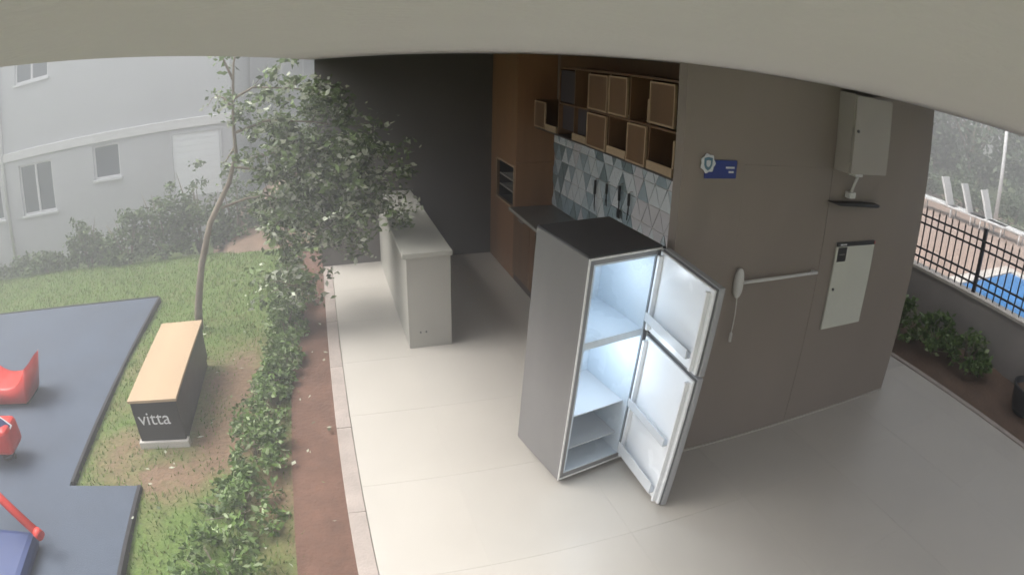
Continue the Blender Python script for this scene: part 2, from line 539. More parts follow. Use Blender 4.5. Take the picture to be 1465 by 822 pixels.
# pool terrace beyond the fence
tag(box('pool_deck', 'deck', None, 6.80, 19.0, -9.0, 14.0, -0.055, -0.012), kind='structure')
pc = MB()
for (x0, x1, y0, y1) in ((8.3, 12.3, 4.75, 5.05), (8.3, 12.3, -7.3, -7.0), (8.3, 8.6, -7.0, 4.75), (12.0, 12.3, -7.0, 4.75)):
    pc.box(x0, x1, y0, y1, -0.03, 0.03, 0.01)
tag(pc.build('pool_coping', 'coping'), kind='structure')
tag(box('pool_water', 'water', None, 8.6, 12.0, -7.0, 4.75, -0.05, -0.004), kind='structure')

# red earth bank at the end of the garden
def bank():
    V = []; nx, ny = 40, 26
    for j in range(ny + 1):
        for i in range(nx + 1):
            x = -2.3 + 4.6 * i / nx; yy = 8.75 + 3.0 * j / ny
            h = 0.95 * math.exp(-((x + 0.2) / 1.15) ** 2) * smooth(8.75, 10.6, yy)
            V.append((x, yy, -0.10 + h + 0.02 * rng.uniform(-1, 1) - 0.6 * smooth(-1.6, -2.3, x)))
    F = [(j * (nx + 1) + i, j * (nx + 1) + i + 1, (j + 1) * (nx + 1) + i + 1, (j + 1) * (nx + 1) + i) for j in range(ny) for i in range(nx)]
    me = bpy.data.meshes.new('earth_bank')
    me.from_pydata(V, [], F)
    me.materials.append(M['bank'])
    for p in me.polygons:
        p.use_smooth = True
    return tag(link('earth_bank', me), kind='structure')
bank()

# ------------------------------------------------------------------ the pavilion
CZ = CAM_H + 0.022                 # ceiling
pav = thing('barbecue_pavilion', 'taupe walled barbecue pavilion with a flat pale ceiling over a porcelain floor', 'pavilion', (0, 0, 0))
box('ceiling', 'ceiling', pav, -0.150, 5.80, -1.5, 8.0, CZ, CZ + 0.22)
box('added_rear_wall', 'ceiling', pav, 0.25, 1.60, -1.45, -1.30, -0.03, CZ - 0.002)  # added out of view behind the camera; length and pale colour steer the light
# front wall of the service block, with a flush door leaf let into it
DX0, DX1, DZ = 2.50, 3.38, 2.12
fw = MB()
fw.box(2.01, DX0, 3.02, 3.11, -0.03, CZ - 0.001)
fw.box(DX1, 4.80, 3.02, 3.11, -0.03, CZ - 0.001)
fw.box(DX0, DX1, 3.02, 3.11, DZ, CZ - 0.001)
fw.build('front_wall', 'wall', pav)
door = box('door', 'wall', pav, DX0 + 0.0015, DX1 - 0.0015, 3.0215, 3.062, 0.006, DZ - 0.0015, 0.001)
# white oval latch plate, long bar and hanging cord on the door
hb = MB().ellipsoid((2.55, 2.995, 1.325), (0.036, 0.028, 0.105), 12, 0.8).build('latch_housing', 'white', door)
gb = MB().tube([(2.575, 2.975, 1.335), (3.32, 2.975, 1.345)], 0.0125, 12).tube([(3.305, 2.975, 1.345), (3.305, 3.024, 1.345)], 0.010, 10).build('push_bar', 'white', door)
MB().tube([(2.552, 2.99, 1.23), (2.556, 2.985, 1.10), (2.550, 2.985, 0.96)], 0.004, 6).tube([(2.550, 2.985, 0.965), (2.549, 2.985, 0.90)], 0.011, 8).build('pull_cord', 'white', door)
box('side_wall', 'wall', pav, 4.655, 4.797, 3.111, 7.95, -0.03, CZ - 0.002)
box('recess_wall', 'wall', pav, 2.685, 2.80, 3.111, 7.95, -0.03, CZ - 0.002)
box('far_wall', 'darkwall', pav, -0.10, 2.684, 7.80, 7.95, -0.20, CZ - 0.002)
MB().box(2.012, 4.796, 3.008, 3.0195, 0.0005, 0.012).build('floor_line', 'joint', pav)

# ------------------------------------------------------------------ barbecue column
bc = thing('barbecue_column', 'brown wood clad barbecue chimney with a small framed fire opening', 'barbecue', (2.44, 7.25, 0))
def rel(o, root):
    if o.parent is root:                              # a sub-part's parent already sits at the world origin
        o.matrix_parent_inverse = Matrix.Translation(-Vector(root.location))
    return o
NY0, NY1, NZ0, NZ1 = 6.80, 7.50, 0.88, 1.36
X0, X1, Y0, Y1 = 2.20, 2.683, 6.75, 7.798
for nm, args in (('near_panel', (X0, X1, Y0, Y0 + 0.03, 0.0, 1.425)), ('near_panel', (X0, X1, Y0, Y0 + 0.03, 1.431, CZ - 0.003))):
    rel(box(nm, 'wood', bc, *args, 0.002), bc)
rel(box('backing', 'shelfdark', bc, X0 + 0.03, X1 - 0.01, Y0 + 0.031, Y0 + 0.05, 0.0, CZ - 0.01), bc)
for args in ((X0, X0 + 0.03, Y0 + 0.0315, Y1, 0.0, NZ0), (X0, X0 + 0.03, Y0 + 0.0315, Y1, NZ1, CZ - 0.003), (X0, X0 + 0.03, Y0 + 0.0315, NY0, NZ0, NZ1), (X0, X0 + 0.03, NY1, Y1, NZ0, NZ1)):
    rel(box('side_panel', 'wood', bc, *args), bc)
fb = MB()
fb.box(X1 - 0.06, X1 - 0.02, NY0 - 0.02, NY1 + 0.02, NZ0 - 0.05, NZ1 + 0.05)
fb.box(X0 + 0.031, X1 - 0.061, NY0 - 0.03, NY0 - 0.005, NZ0 - 0.05, NZ1 + 0.05)
fb.box(X0 + 0.031, X1 - 0.061, NY1 + 0.005, NY1 + 0.03, NZ0 - 0.05, NZ1 + 0.05)
fb.box(X0 + 0.031, X1 - 0.061, NY0 - 0.004, NY1 + 0.004, NZ0 - 0.04, NZ0 - 0.005)
rel(fb.build('firebox', 'firebox', bc), bc)
fr = MB()
w = 0.022
fr.box(X0 - 0.012, X0 + 0.02, NY0 - w, NY1 + w, NZ1, NZ1 + w)
fr.box(X0 - 0.012, X0 + 0.02, NY0 - w, NY1 + w, NZ0 - w, NZ0)
fr.box(X0 - 0.011, X0 + 0.02, NY0 - w, NY0, NZ0, NZ1)
fr.box(X0 - 0.011, X0 + 0.02, NY1, NY1 + w, NZ0, NZ1)
rel(fr.build('opening_frame', 'woodlight', bc), bc)
for z in (1.03, 1.17):
    g = MB()
    for i in range(9):
        yy = NY0 + 0.04 + i * (NY1 - NY0 - 0.08) / 8
        g.tube([(X0 + 0.035, yy, z), (X1 - 0.08, yy, z)], 0.006, 6)
    g.box(X0 + 0.030, X0 + 0.045, NY0 + 0.005, NY1 - 0.005, z - 0.008, z + 0.008)
    rel(g.build('grill', 'greymetal', bc), bc)

# ------------------------------------------------------------------ kitchen counter in the recess
kc = thing('kitchen_counter', 'stone topped kitchen counter with brown fronts along the recess behind the fridge', 'counter', (2.4, 5.0, 0))
kt = rel(box('countertop', 'granite', kc, 2.136, 2.680, 3.18, 6.745, 0.872, 0.902, 0.002), kc)
rel(box('edge_strip', 'stonetop', kt, 2.12, 2.1355, 3.18, 6.745, 0.870, 0.905, 0.002), kc)
rel(box('base', 'shelfdark', kc, 2.20, 2.675, 3.19, 6.74, 0.0, 0.871), kc)
for i in range(6):
    y0 = 3.20 + i * 0.588
    d = rel(box('cabinet_front', 'wood2', kc, 2.178, 2.199, y0 + 0.002, y0 + 0.584, 0.10, 0.86, 0.002), kc)
    rel(box('handle', 'greymetal', d, 2.160, 2.177, y0 + 0.20, y0 + 0.38, 0.80, 0.812, 0.002), kc)

# ------------------------------------------------------------------ faceted tile backsplash
bs = thing('tile_backsplash', 'pale grey and white faceted tile backsplash under the wooden shelves', 'backsplash', (2.684, 5.0, 0.9))
rel(box('backing', 'joint', bs, 2.674, 2.6845, 3.18, 6.745, 0.904, 1.90), bs)
TCOL = [mat('tile_white', (0.80, 0.85, 0.87), 0.16, 0.04, 5), mat('tile_mist', (0.62, 0.70, 0.74), 0.16, 0.07, 5), mat('tile_grey', (0.40, 0.50, 0.55), 0.16, 0.08, 5), mat('tile_teal', (0.27, 0.34, 0.36), 0.16, 0.1, 5), mat('tile_pearl', (0.76, 0.75, 0.77), 0.16, 0.05, 5)]
tb, th = 0.20, 0.19
cols, rows = 36, 5
tmesh = {}
def tri_mesh(up, ci, tl):
    key = (up, ci, tl)
    if key not in tmesh:
        b = MB()
        g = 0.0035
        poly = [(-tb / 2 + 1.8 * g, g), (tb / 2 - 1.8 * g, g), (0, th - 2.2 * g)] if up else [(-tb / 2 + 1.8 * g, th - g), (0, 2.2 * g), (tb / 2 - 1.8 * g, th - g)]
        b.prism(poly, 'x', -0.010, 0.0)
        for v in b.bm.verts:                       # the face of each tile is tipped a little
            if v.co.x < -0.005:
                v.co.x += (0.004 * v.co.y / tb * tl[0] + 0.0035 * (v.co.z / th - .5) * tl[1])
        tmesh[key] = b.mesh('tile', TCOL[ci])
    return tmesh[key]
for r_ in range(rows):
    z0 = 0.91 + r_ * th
    for c_ in range(cols - 1):
        up = (c_ + r_) % 2 == 0
        ci = rng.choices(range(5), (0.34, 0.22, 0.24, 0.14, 0.06) if c_ > 15 else (0.28, 0.24, 0.04, 0.01, 0.43))[0]
        tl = rng.choice([(1, 1), (-1, 1), (1, -1), (-1, -1), (0, 1), (1, 0)])
        o = link('tile', tri_mesh(up, ci, tl), bs)
        o.location = Vector((2.674, 3.29 + c_ * tb / 2, z0)) - bs.location

# barbecue tools hung over the tiles
for (yy, z1, z0, lab, kind) in ((5.50, 1.47, 1.15, 'leftmost dark barbecue skewer hanging before the tiles above the fridge', 0), (5.24, 1.49, 1.27, 'short dark barbecue fork hanging second from left before the tiles', 1), (4.97, 1.53, 1.22, 'long dark spatula hanging third from left before the tiles', 2), (4.78, 1.50, 1.25, 'rightmost dark barbecue tongs hanging before the pale tiles', 3)):
    u = thing('barbecue_tool', lab, 'utensil', (2.63, yy, z0), 'barbecue tools hanging on the tiles')
    h = z1 - z0
    MB().tube([(0, 0, h * 0.55), (0, 0, h)], 0.013, 8).build('handle', 'black', u)
    b = MB().tube([(0, 0, 0.05), (0, 0, h * 0.55)], 0.006, 6)
    if kind == 0:
        b.prism([(-0.012, 0.0), (0.012, 0.06), (-0.012, 0.06)], 'x', -0.002, 0.002)
    elif kind == 1:
        b.tube([(0, -0.014, 0.0), (0, -0.014, 0.06)], 0.004, 6).tube([(0, 0.014, 0.0), (0, 0.014, 0.06)], 0.004, 6).box(-0.004, 0.004, -0.016, 0.016, 0.055, 0.065)
    elif kind == 2:
        b.box(-0.002, 0.002, -0.032, 0.032, 0.0, 0.09, 0.001)
    else:
        b.tube([(0, 0.015, 0.0), (0, 0.004, h * 0.5)], 0.005, 6)
    b.build('blade', 'iron', u)
    MB().tube([(0.0, 0, h), (0.012, 0, h + 0.015), (0.035, 0, h + 0.015)], 0.004, 6).build('hook', 'greymetal', u)

# ------------------------------------------------------------------ wall shelf unit, doors and open cubbies
su = thing('wall_shelf_unit', 'brown wooden wall unit of doors and open cubbies above the tiles', 'shelf unit', (2.5, 5.0, 1.87))
XF = 2.34                                           # plane of the fronts
def sub(nm, m, *a, bevel=0.0, parent=None):
    return rel(box(nm, m, parent or su, *a, bevel), su)
sub('back_panel', 'wood2', 2.66, 2.684, 3.30, 6.60, 1.905, CZ - 0.004)
sub('bottom_board', 'shelfdark', XF + 0.012, 2.659, 3.30, 6.56, 1.868, 1.886)
sub('middle_board', 'wood2', XF + 0.02, 2.659, 3.30, 5.88, 2.205, 2.222)
sub('top_board', 'wood2', XF + 0.02, 2.659, 3.30, 5.88, 2.575, 2.592)
for yy in (3.52, 3.64, 4.03, 4.36, 4.72, 5.14, 5.48, 5.88):
    for (z0, z1) in ((1.887, 2.204), (2.223, 2.574)):
        sub('divider', 'wood2', XF + 0.02, 2.659, yy - 0.009, yy + 0.009, z0, z1)
sub('end_panel', 'wood2', XF + 0.01, 2.659, 6.541, 6.56, 1.887, 2.20)
def front(y0, y1, z0, z1, m='wood2', edge=True, x=XF):
    d = sub('cabinet_door', m, x, x + 0.018, y0, y1, z0, z1, bevel=0.001)
    if edge:
        e = 0.012
        b = MB()
        b.box(x - 0.006, x + 0.016, y0 - 0.001, y1 + 0.001, z1 - e, z1 + 0.002)
        b.box(x - 0.006, x + 0.016, y0 - 0.001, y1 + 0.001, z0 - 0.002, z0 + e)
        b.box(x - 0.005, x + 0.016, y0 - 0.002, y0 + e, z0 + e, z1 - e)
        b.box(x - 0.005, x + 0.016, y1 - e, y1 + 0.002, z0 + e, z1 - e)
        rel(b.build('edge_band', 'woodlight', d), su)
    return d
front(4.74, 5.12, 2.235, 2.555)                        # upper row
front(4.38, 4.70, 2.235, 2.560)
front(3.66, 4.01, 2.245, 2.560)
front(4.74, 5.13, 1.890, 2.195)                        # lower row
front(4.045, 4.345, 1.890, 2.200)
front(6.22, 6.54, 1.895, 2.185)
front(5.16, 5.86, 1.95, 2.20, 'purple', False, XF + 0.06)
front(5.50, 5.86, 2.235, 2.560, 'purple', False, XF + 0.03)
for (y0, y1) in ((4.37, 4.71), (3.65, 4.02), (5.16, 5.47), (5.90, 6.21)):     # pale lips of the open cubbies
    sub('shelf_lip', 'woodlight', XF, XF + 0.018, y0, y1, 1.890, 1.955, bevel=0.001)
sub('shelf_lip', 'woodlight', XF - 0.004, XF + 0.014, 3.625, 3.648, 1.96, 2.16)
sub('shelf_lip', 'woodlight', XF - 0.004, XF + 0.014, 4.018, 4.036, 2.24, 2.42)

# ------------------------------------------------------------------ serving counter
sc_ = thing('serving_counter', 'pale stone serving counter standing end-on at the garden edge', 'counter', (0.9, 6.4, 0))
rel(box('countertop', 'stonetop', sc_, 0.655, 1.115, 5.195, 7.795, 0.900, 0.945, 0.004), sc_)
rel(MB().box(0.69, 1.10, 5.215, 7.79, 0.0, 0.899, 0.003).build('base', 'stone', sc_), sc_)
for dx in (0.0, 0.055):
    rel(MB().tube([(0.80 + dx, 5.2149, 0.16), (0.80 + dx, 5.207, 0.16)], 0.009, 8).build('socket_hole', 'black', sc_), sc_)

# ------------------------------------------------------------------ fittings on the front wall
YW = 3.02
ec = thing('electrical_cabinet', 'grey box shaped electrical cabinet mounted high on the taupe wall', 'electrical cabinet', (3.62, YW, 2.12))
rel(box('body', 'cabinet', ec, 3.385, 3.855, 2.862, YW, 2.12, 2.70, 0.003), ec)
d = rel(box('door', 'cabinet', ec, 3.390, 3.850, 2.842, 2.8605, 2.126, 2.694, 0.004), ec)
rel(MB().tube([(3.425, 2.8425, 2.435), (3.425, 2.832, 2.435)], 0.012, 10).build('lock', 'black', d), ec)
rel(MB().tube([(3.378, 2.852, 2.46), (3.378, 2.852, 2.20)], 0.007, 8).build('hinge', 'greymetal', ec), ec)
cn = thing('conduit', 'short white cable conduit dropping under the high electrical cabinet', 'conduit', (3.60, YW - 0.03, 1.93))
MB().tube([(0.025, -0.03, 0.15), (0.01, -0.02, 0.10), (0.0, 0.0, 0.02)], 0.012, 10).build('pipe', 'white', cn)
MB().box(-0.03, 0.065, -0.05, 0.028, 0.152, 0.178, 0.006).build('elbow', 'white', cn)
MB().box(-0.045, 0.03, -0.03, 0.028, -0.02, 0.028, 0.006).build('junction', 'white', cn)
ws = thing('wall_shadow_plate', 'thin dark plate standing in for a shadow on the wall under the white conduit', 'shadow plate', (3.66, YW, 1.87))
MB().prism([(-0.31, 0.012), (-0.22, -0.012), (0.30, -0.030), (0.31, -0.006), (0.10, 0.006)], 'y', -0.07, -0.0005, 0.003).build('shadow_plate', 'black', ws)  # dark plate shaped to stand in for the shadow on the wall

ep = thing('fuse_box', 'pale rectangular metal panel door low on the taupe wall', 'fuse box', (3.80, YW, 0.84))
rel(box('frame', 'greymetal', ep, 3.540, 4.060, YW - 0.006, YW + 0.01, 0.83, 1.555, 0.002), ep)
pd = rel(box('panel_door', 'panel', ep, 3.546, 4.054, YW - 0.017, YW - 0.0065, 0.836, 1.520, 0.002), ep)
rel(MB().tube([(3.585, YW - 0.0175, 1.175), (3.585, YW - 0.026, 1.175)], 0.012, 10).build('lock', 'black', pd), ep)
hd = rel(box('header_strip', 'black', ep, 3.546, 4.045, YW - 0.020, YW - 0.0065, 1.522, 1.553, 0.001), ep)
rel(box('warning_label', 'black', ep, 3.565, 3.675, YW - 0.0195, YW - 0.0175, 1.40, 1.515), ep)
rel(box('label_mark', 'print', ep, 3.58, 3.66, YW - 0.0225, YW - 0.0205, 1.531, 1.544), ep)
rel(box('indicator', 'red', ep, 4.046, 4.053, YW - 0.021, YW - 0.0065, 1.524, 1.551), ep)
rel(box('label_mark', 'greymetal', ep, 3.585, 3.655, YW - 0.0205, YW - 0.0196, 1.455, 1.462), ep)

sg = thing('wall_sign', 'small dark blue sign plate with a pale crest beside the recess', 'sign', (2.28, YW, 2.03))
rel(box('plate', 'blue', sg, 2.175, 2.425, YW - 0.010, YW - 0.0005, 2.03, 2.145, 0.002), sg)
for (x0, x1, z) in ((2.335, 2.405, 2.094), (2.36, 2.40, 2.066)):
    rel(box('text_line', 'print', sg, x0, x1, YW - 0.0125, YW - 0.0105, z, z + 0.012), sg)
cx, cz = 2.190, 2.125
cr = MB()
pts = []
for k in range(28):                                   # scalloped wreath outline
    a = 2 * math.pi * k / 28
    rr = 0.058 + 0.006 * math.cos(7 * a)
    pts.append((cx + rr * 0.92 * math.cos(a), cz + rr * math.sin(a)))
cr.prism(pts, 'y', YW - 0.0165, YW - 0.0105)
ce = rel(cr.build('crest', 'print', sg), sg)
def shield(s):
    return [(cx - 0.030 * s, cz + 0.032 * s), (cx, cz + 0.038 * s), (cx + 0.030 * s, cz + 0.032 * s), (cx + 0.029 * s, cz - 0.010 * s), (cx + 0.018 * s, cz - 0.030 * s), (cx, cz - 0.042 * s), (cx - 0.018 * s, cz - 0.030 * s), (cx - 0.029 * s, cz - 0.010 * s)]
rel(MB().prism(shield(1.05), 'y', YW - 0.0185, YW - 0.0167).build('shield', 'crest', ce), sg)
rel(MB().prism(shield(0.55), 'y', YW - 0.0205, YW - 0.0187).build('shield_centre', 'print', ce), sg)

# ------------------------------------------------------------------ refrigerator, tipping forward with both doors open
FW, FD, FH = 0.553, 0.528, 1.637
tx, ty = 0.02477, -0.07658
ta = math.hypot(tx, ty)
Tm = Matrix.Rotation(ta, 4, Vector((-ty, tx, 0)).normalized())
fridge = thing('refrigerator', 'steel grey refrigerator tipping forward on the porcelain floor with both doors open', 'refrigerator')
FM = Matrix.Translation((1.307, 2.964, 0.004)) @ Tm @ Matrix.Rotation(0.21747, 4, 'Z')
fridge.matrix_world = FM
t = 0.042
B0 = 0.045                                             # underside
sh = MB()
sh.box(0, t, 0, FD, B0, FH, 0.004)
sh.box(FW - t, FW, 0, FD, B0, FH, 0.004)
sh.box(t + 0.0005, FW - t - 0.0005, FD - t, FD - 0.001, B0 + 0.001, FH - 0.001)
sh.box(t + 0.0005, FW - t - 0.0005, 0.001, FD - t - 0.0005, FH - t, FH - 0.0005)
sh.box(t + 0.0005, FW - t - 0.0005, 0.001, FD - t - 0.0005, B0 + 0.0005, B0 + t)
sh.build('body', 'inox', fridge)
ZD = 1.075
ln = MB()
a = t + 0.001
ln.box(a, a + 0.012, 0.004, FD - t - 0.002, B0 + t + 0.001, FH - t - 0.001)
ln.box(FW - a - 0.012, FW - a, 0.004, FD - t - 0.002, B0 + t + 0.001, FH - t - 0.001)
ln.box(a + 0.0125, FW - a - 0.0125, FD - t - 0.014, FD - t - 0.002, B0 + t + 0.001, FH - t - 0.001)
ln.box(a + 0.0125, FW - a - 0.0125, 0.004, FD - t - 0.0145, FH - t - 0.013, FH - t - 0.001)
ln.box(a + 0.0125, FW - a - 0.0125, 0.004, FD - t - 0.0145, B0 + t + 0.001, B0 + t + 0.013)
ln.box(a + 0.0125, FW - a - 0.0125, 0.006, FD - t - 0.0145, ZD - 0.025, ZD + 0.025)
box('top_cover', 'topgrey', fridge, 0.004, FW - 0.004, 0.004, FD - 0.004, FH + 0.0005, FH + 0.010, 0.003)
lin = ln.build('liner', 'liner', fridge)
tr = MB()
tr.box(0.0, 0.012, -0.006, -0.0005, B0, FH)
tr.box(0.0125, FW, -0.006, -0.0005, FH - 0.012, FH)
tr.box(FW - 0.012, FW, -0.0055, -0.0005, B0, FH - 0.0125)
tr.box(0.0125, FW - 0.0125, -0.0055, -0.0005, B0, B0 + 0.012)
tr.build('door_seal_trim', 'trim', fridge)
for z in (0.52,):
    box('shelf', 'bin', fridge, a + 0.014, FW - a - 0.014, 0.05, FD - t - 0.016, z, z + 0.008)
box('shelf', 'bin', fridge, a + 0.014, FW - a - 0.014, 0.06, FD - t - 0.016, 0.24, 0.248)
# the interior lamps that light up when the doors open
lm = bpy.data.materials.new('lamp_cover_glow')
lm.use_nodes = True
lm.node_tree.nodes['Principled BSDF'].inputs['Base Color'].default_value = (0.8, 0.85, 0.9, 1)
lm.node_tree.nodes['Principled BSDF'].inputs['Emission Color'].default_value = (0.80, 0.90, 1.0, 1)
lm.node_tree.nodes['Principled BSDF'].inputs['Emission Strength'].default_value = 1.5
for zl, pw in ((ZD - 0.034, 1.0), (FH - t - 0.022, 0.55)):
    lc = MB().box(FW * 0.5 - 0.09, FW * 0.5 + 0.09, 0.09, 0.17, zl - 0.008, zl + 0.008, 0.004).build('lamp_cover', lm, fridge)
    ld = bpy.data.lights.new('interior_light', 'POINT')
    ld.energy = pw
    ld.color = (0.80, 0.90, 1.0)
    ld.shadow_soft_size = 0.05
    lo = bpy.data.objects.new('interior_light', ld)
    COL.objects.link(lo)
    lo.parent = fridge
    lo.location = (FW * 0.45, 0.10, zl - 0.13)
for (x, yy) in ((0.05, 0.05), (FW - 0.05, 0.05), (0.05, FD - 0.05), (FW - 0.05, FD - 0.05)):
    MB().lathe([(0.020, 0.001), (0.022, 0.01), (0.016, 0.02), (0.014, 0.044)], x, yy, 12).build('foot', 'black', fridge)
# doors swing on the right edge
da = 1.3933
H0 = Matrix.Translation((FW, -0.008, 0)) @ Matrix.Rotation(math.pi + da, 4, 'Z')      # local +x runs from hinge to free edge
def fdoor(nm, z0, z1, bins):
    DW, DT = 0.565, 0.042
    # closed: the leaf lies at local +y (outside), its liner at y<=0
    dd = MB().box(0.0, DW, 0.0, DT, z0, z1, 0.008).xform(H0).build(nm, 'doorleaf', fridge)
    MB().box(0.008, DW - 0.006, -0.0105, -0.0005, z0 + 0.006, z1 - 0.006, 0.004).xform(H0).build('gasket', 'gasket', dd)
    lb = MB().box(0.014, DW - 0.008, -0.030, -0.011, z0 + 0.012, z1 - 0.012, 0.009)
    lb.box(0.030, 0.052, -0.062, -0.0305, z0 + 0.03, z1 - 0.03, 0.006)
    lb.box(DW - 0.052, DW - 0.030, -0.062, -0.0305, z0 + 0.03, z1 - 0.03, 0.006)
    lb.xform(H0).build('inner_liner', 'doorliner', dd)
    for zb, hb_ in bins:
        bb = MB()
        bb.box(0.054, DW - 0.054, -0.088, -0.0308, zb, zb + 0.008)
        bb.box(0.053, DW - 0.053, -0.094, -0.0885, zb, zb + hb_, 0.002)
        bb.xform(H0).build('door_bin', 'bin', dd)
    MB().box(DW - 0.06, DW - 0.035, DT + 0.0005, DT + 0.03, (z0 + z1) / 2 - 0.14, (z0 + z1) / 2 + 0.14, 0.006).xform(H0).build('handle', 'greymetal', dd)
    return dd
fdoor('refrigerator_door', 0.062, ZD - 0.008, ((0.16, 0.09), (0.56, 0.06)))
fdoor('freezer_door', ZD + 0.008, FH - 0.004, ((1.19, 0.06),))
for z in (0.050, ZD, FH + 0.002):
    MB().lathe([(0.011, z - 0.004), (0.011, z + 0.006)], FW - 0.006, -0.014, 10).build('hinge', 'black', fridge)

# ------------------------------------------------------------------ storage bench in the garden
bn = thing('storage_bench', 'black storage bench with a pale wooden lid lettered in white at its end', 'bench', (-1.56, 4.65, 0))
rel(box('plinth', 'coping', bn, -1.785, -1.325, 3.950, 4.02, -0.04, 0.030, 0.004), bn)
rel(box('skid', 'benchside', bn, -1.75, -1.36, 4.021, 5.37, -0.05, 0.030), bn)
rel(box('body', 'benchside', bn, -1.765, -1.345, 3.975, 5.385, 0.0305, 0.395, 0.003), bn)
rel(box('lid', 'benchtop', bn, -1.775, -1.330, 3.950, 5.400, 0.3955, 0.420, 0.003), bn)
tme = text_mesh('vitta', 0.168, 0.0015, 'print', 'lettering')
to = link('lettering', tme, bn)
to.matrix_parent_inverse = Matrix.Translation(-Vector(bn.location))
to.location = (-1.730, 3.9725, 0.185)
to.rotation_euler = (R(90), 0, 0)

# ------------------------------------------------------------------ play things
def shell_u(cx, cy, wid, dep, z0, hi, lo, th_):
    """a bucket seat: U profile in x-z with high ends, swept in y with a rounded front"""
    b = MB()
    nu, nv = 22, 10
    def prof(u):                                     # u in -1..1
        return lo + (hi - lo) * abs(u) ** 2.4
    vo = []
    for j in range(nv + 1):
        v = -1 + 2 * j / nv
        row = []
        for i in range(nu + 1):
            u = -1 + 2 * i / nu
            k = 1 - 0.10 * abs(v) ** 4
            row.append((cx + wid / 2 * u * k, cy + dep / 2 * v, z0 + prof(u) * (1 - 0.08 * v * v)))
        vo.append(row)
    top = [[b.bm.verts.new(p) for p in r] for r in vo]
    bot = [[b.bm.verts.new((p[0] * 1.0 + (cx - p[0]) * (0.10 + 0.22 * 1), p[1], z0)) for p in r] for r in vo]
    for j in range(nv):
        for i in range(nu):
            f = b.bm.faces.new((top[j][i], top[j][i + 1], top[j + 1][i + 1], top[j + 1][i])); f.smooth = True
            b.bm.faces.new((bot[j][i], bot[j + 1][i], bot[j + 1][i + 1], bot[j][i + 1]))
    for j in range(nv):
        for s in (0, nu):
            f = b.bm.faces.new((top[j][s], top[j + 1][s], bot[j + 1][s], bot[j][s])); f.smooth = True
    for i in range(nu):
        for s in (0, nv):
            f = b.bm.faces.new((top[s][i], bot[s][i], bot[s][i + 1], top[s][i + 1])); f.smooth = True
    bmesh.ops.recalc_face_normals(b.bm, faces=b.bm.faces)
    return b
rk = thing('rocking_seat', 'red plastic saddle shaped rocking seat on the playground mat', 'rocker', (-3.60, 4.85, 0))
shell_u(0, 0, 0.86, 0.42, 0.05, 0.40, 0.16, 0.03).build('saddle', 'red', rk)
MB().box(-0.26, 0.26, -0.16, 0.16, 0.004, 0.049, 0.012).build('base', 'matedge', rk)
sr = thing('spring_rider', 'small red rounded play rider with a blue and white patch', 'rocker', (-3.12, 3.78, 0))
MB().box(-0.36, 0.12, -0.15, 0.15, 0.12, 0.37, 0.075, 4).build('body', 'red', sr)
MB().box(-0.075, 0.075, -0.055, 0.055, -0.007, 0.007, 0.006).xform(Matrix.Translation((0.055, -0.04, 0.362)) @ Matrix.Rotation(R(38), 4, 'Y') @ Matrix.Rotation(R(24), 4, 'X')).build('patch', 'print', sr)
MB().box(-0.060, 0.060, -0.040, 0.040, 0.0, 0.012, 0.004).xform(Matrix.Translation((0.055, -0.04, 0.362)) @ Matrix.Rotation(R(38), 4, 'Y') @ Matrix.Rotation(R(24), 4, 'X')).build('patch_mark', 'toyblue', sr)
MB().tube([(-0.13, -0.20, 0.30), (-0.13, 0.20, 0.30)], 0.016, 10).build('hand_grip', 'matedge', sr)
sp_ = MB()
sp_.tube([(-0.06 + 0.07 * math.cos(k * 0.6), 0.07 * math.sin(k * 0.6), 0.012 + 0.0035 * k) for k in range(34)], 0.010, 6)
sp_.build('spring', 'iron', sr)
ss = thing('seesaw', 'blue plastic play seesaw with a slanted red bar at the mat corner', 'seesaw', (-2.72, 2.55, 0))
MB().box(-0.42, 0.30, -0.34, 0.20, 0.006, 0.13, 0.05).build('base', 'toyblue', ss)
MB().tube([(-0.72, 0.72, 0.62), (-0.20, 0.40, 0.42), (0.40, 0.10, 0.20)], 0.036, 12).tube([(0.385, 0.108, 0.206), (0.43, 0.085, 0.19)], 0.042, 12).build('bar', 'red', ss)
MB().tube([(-0.18, 0.10, 0.13), (-0.18, 0.36, 0.40)], 0.022, 10).build('support', 'toyblue', ss)

# ------------------------------------------------------------------ apartment building behind the garden
BY = 12.0
ab = thing('apartment_building', 'pale grey apartment block with a white band between its storeys', 'building', (-6.5, BY, -0.7))
def bsub(nm, m, *a, bevel=0.0, parent=None):
    return rel(box(nm, m, parent or ab, *a, bevel), ab)
WINS = [(-7.15, -6.17, 0.42, 1.53, 2), (-5.05, -4.38, 0.90, 1.61, 1), (-8.75, -7.78, 0.42, 1.53, 2), (-7.12, -6.15, 3.30, 4.45, 2), (-5.05, -4.38, 3.72, 4.45, 1), (-8.75, -7.78, 3.30, 4.45, 2), (-10.6, -9.65, 0.42, 1.53, 2)]
SHUT = (-3.20, -2.06, 0.30, 1.62)
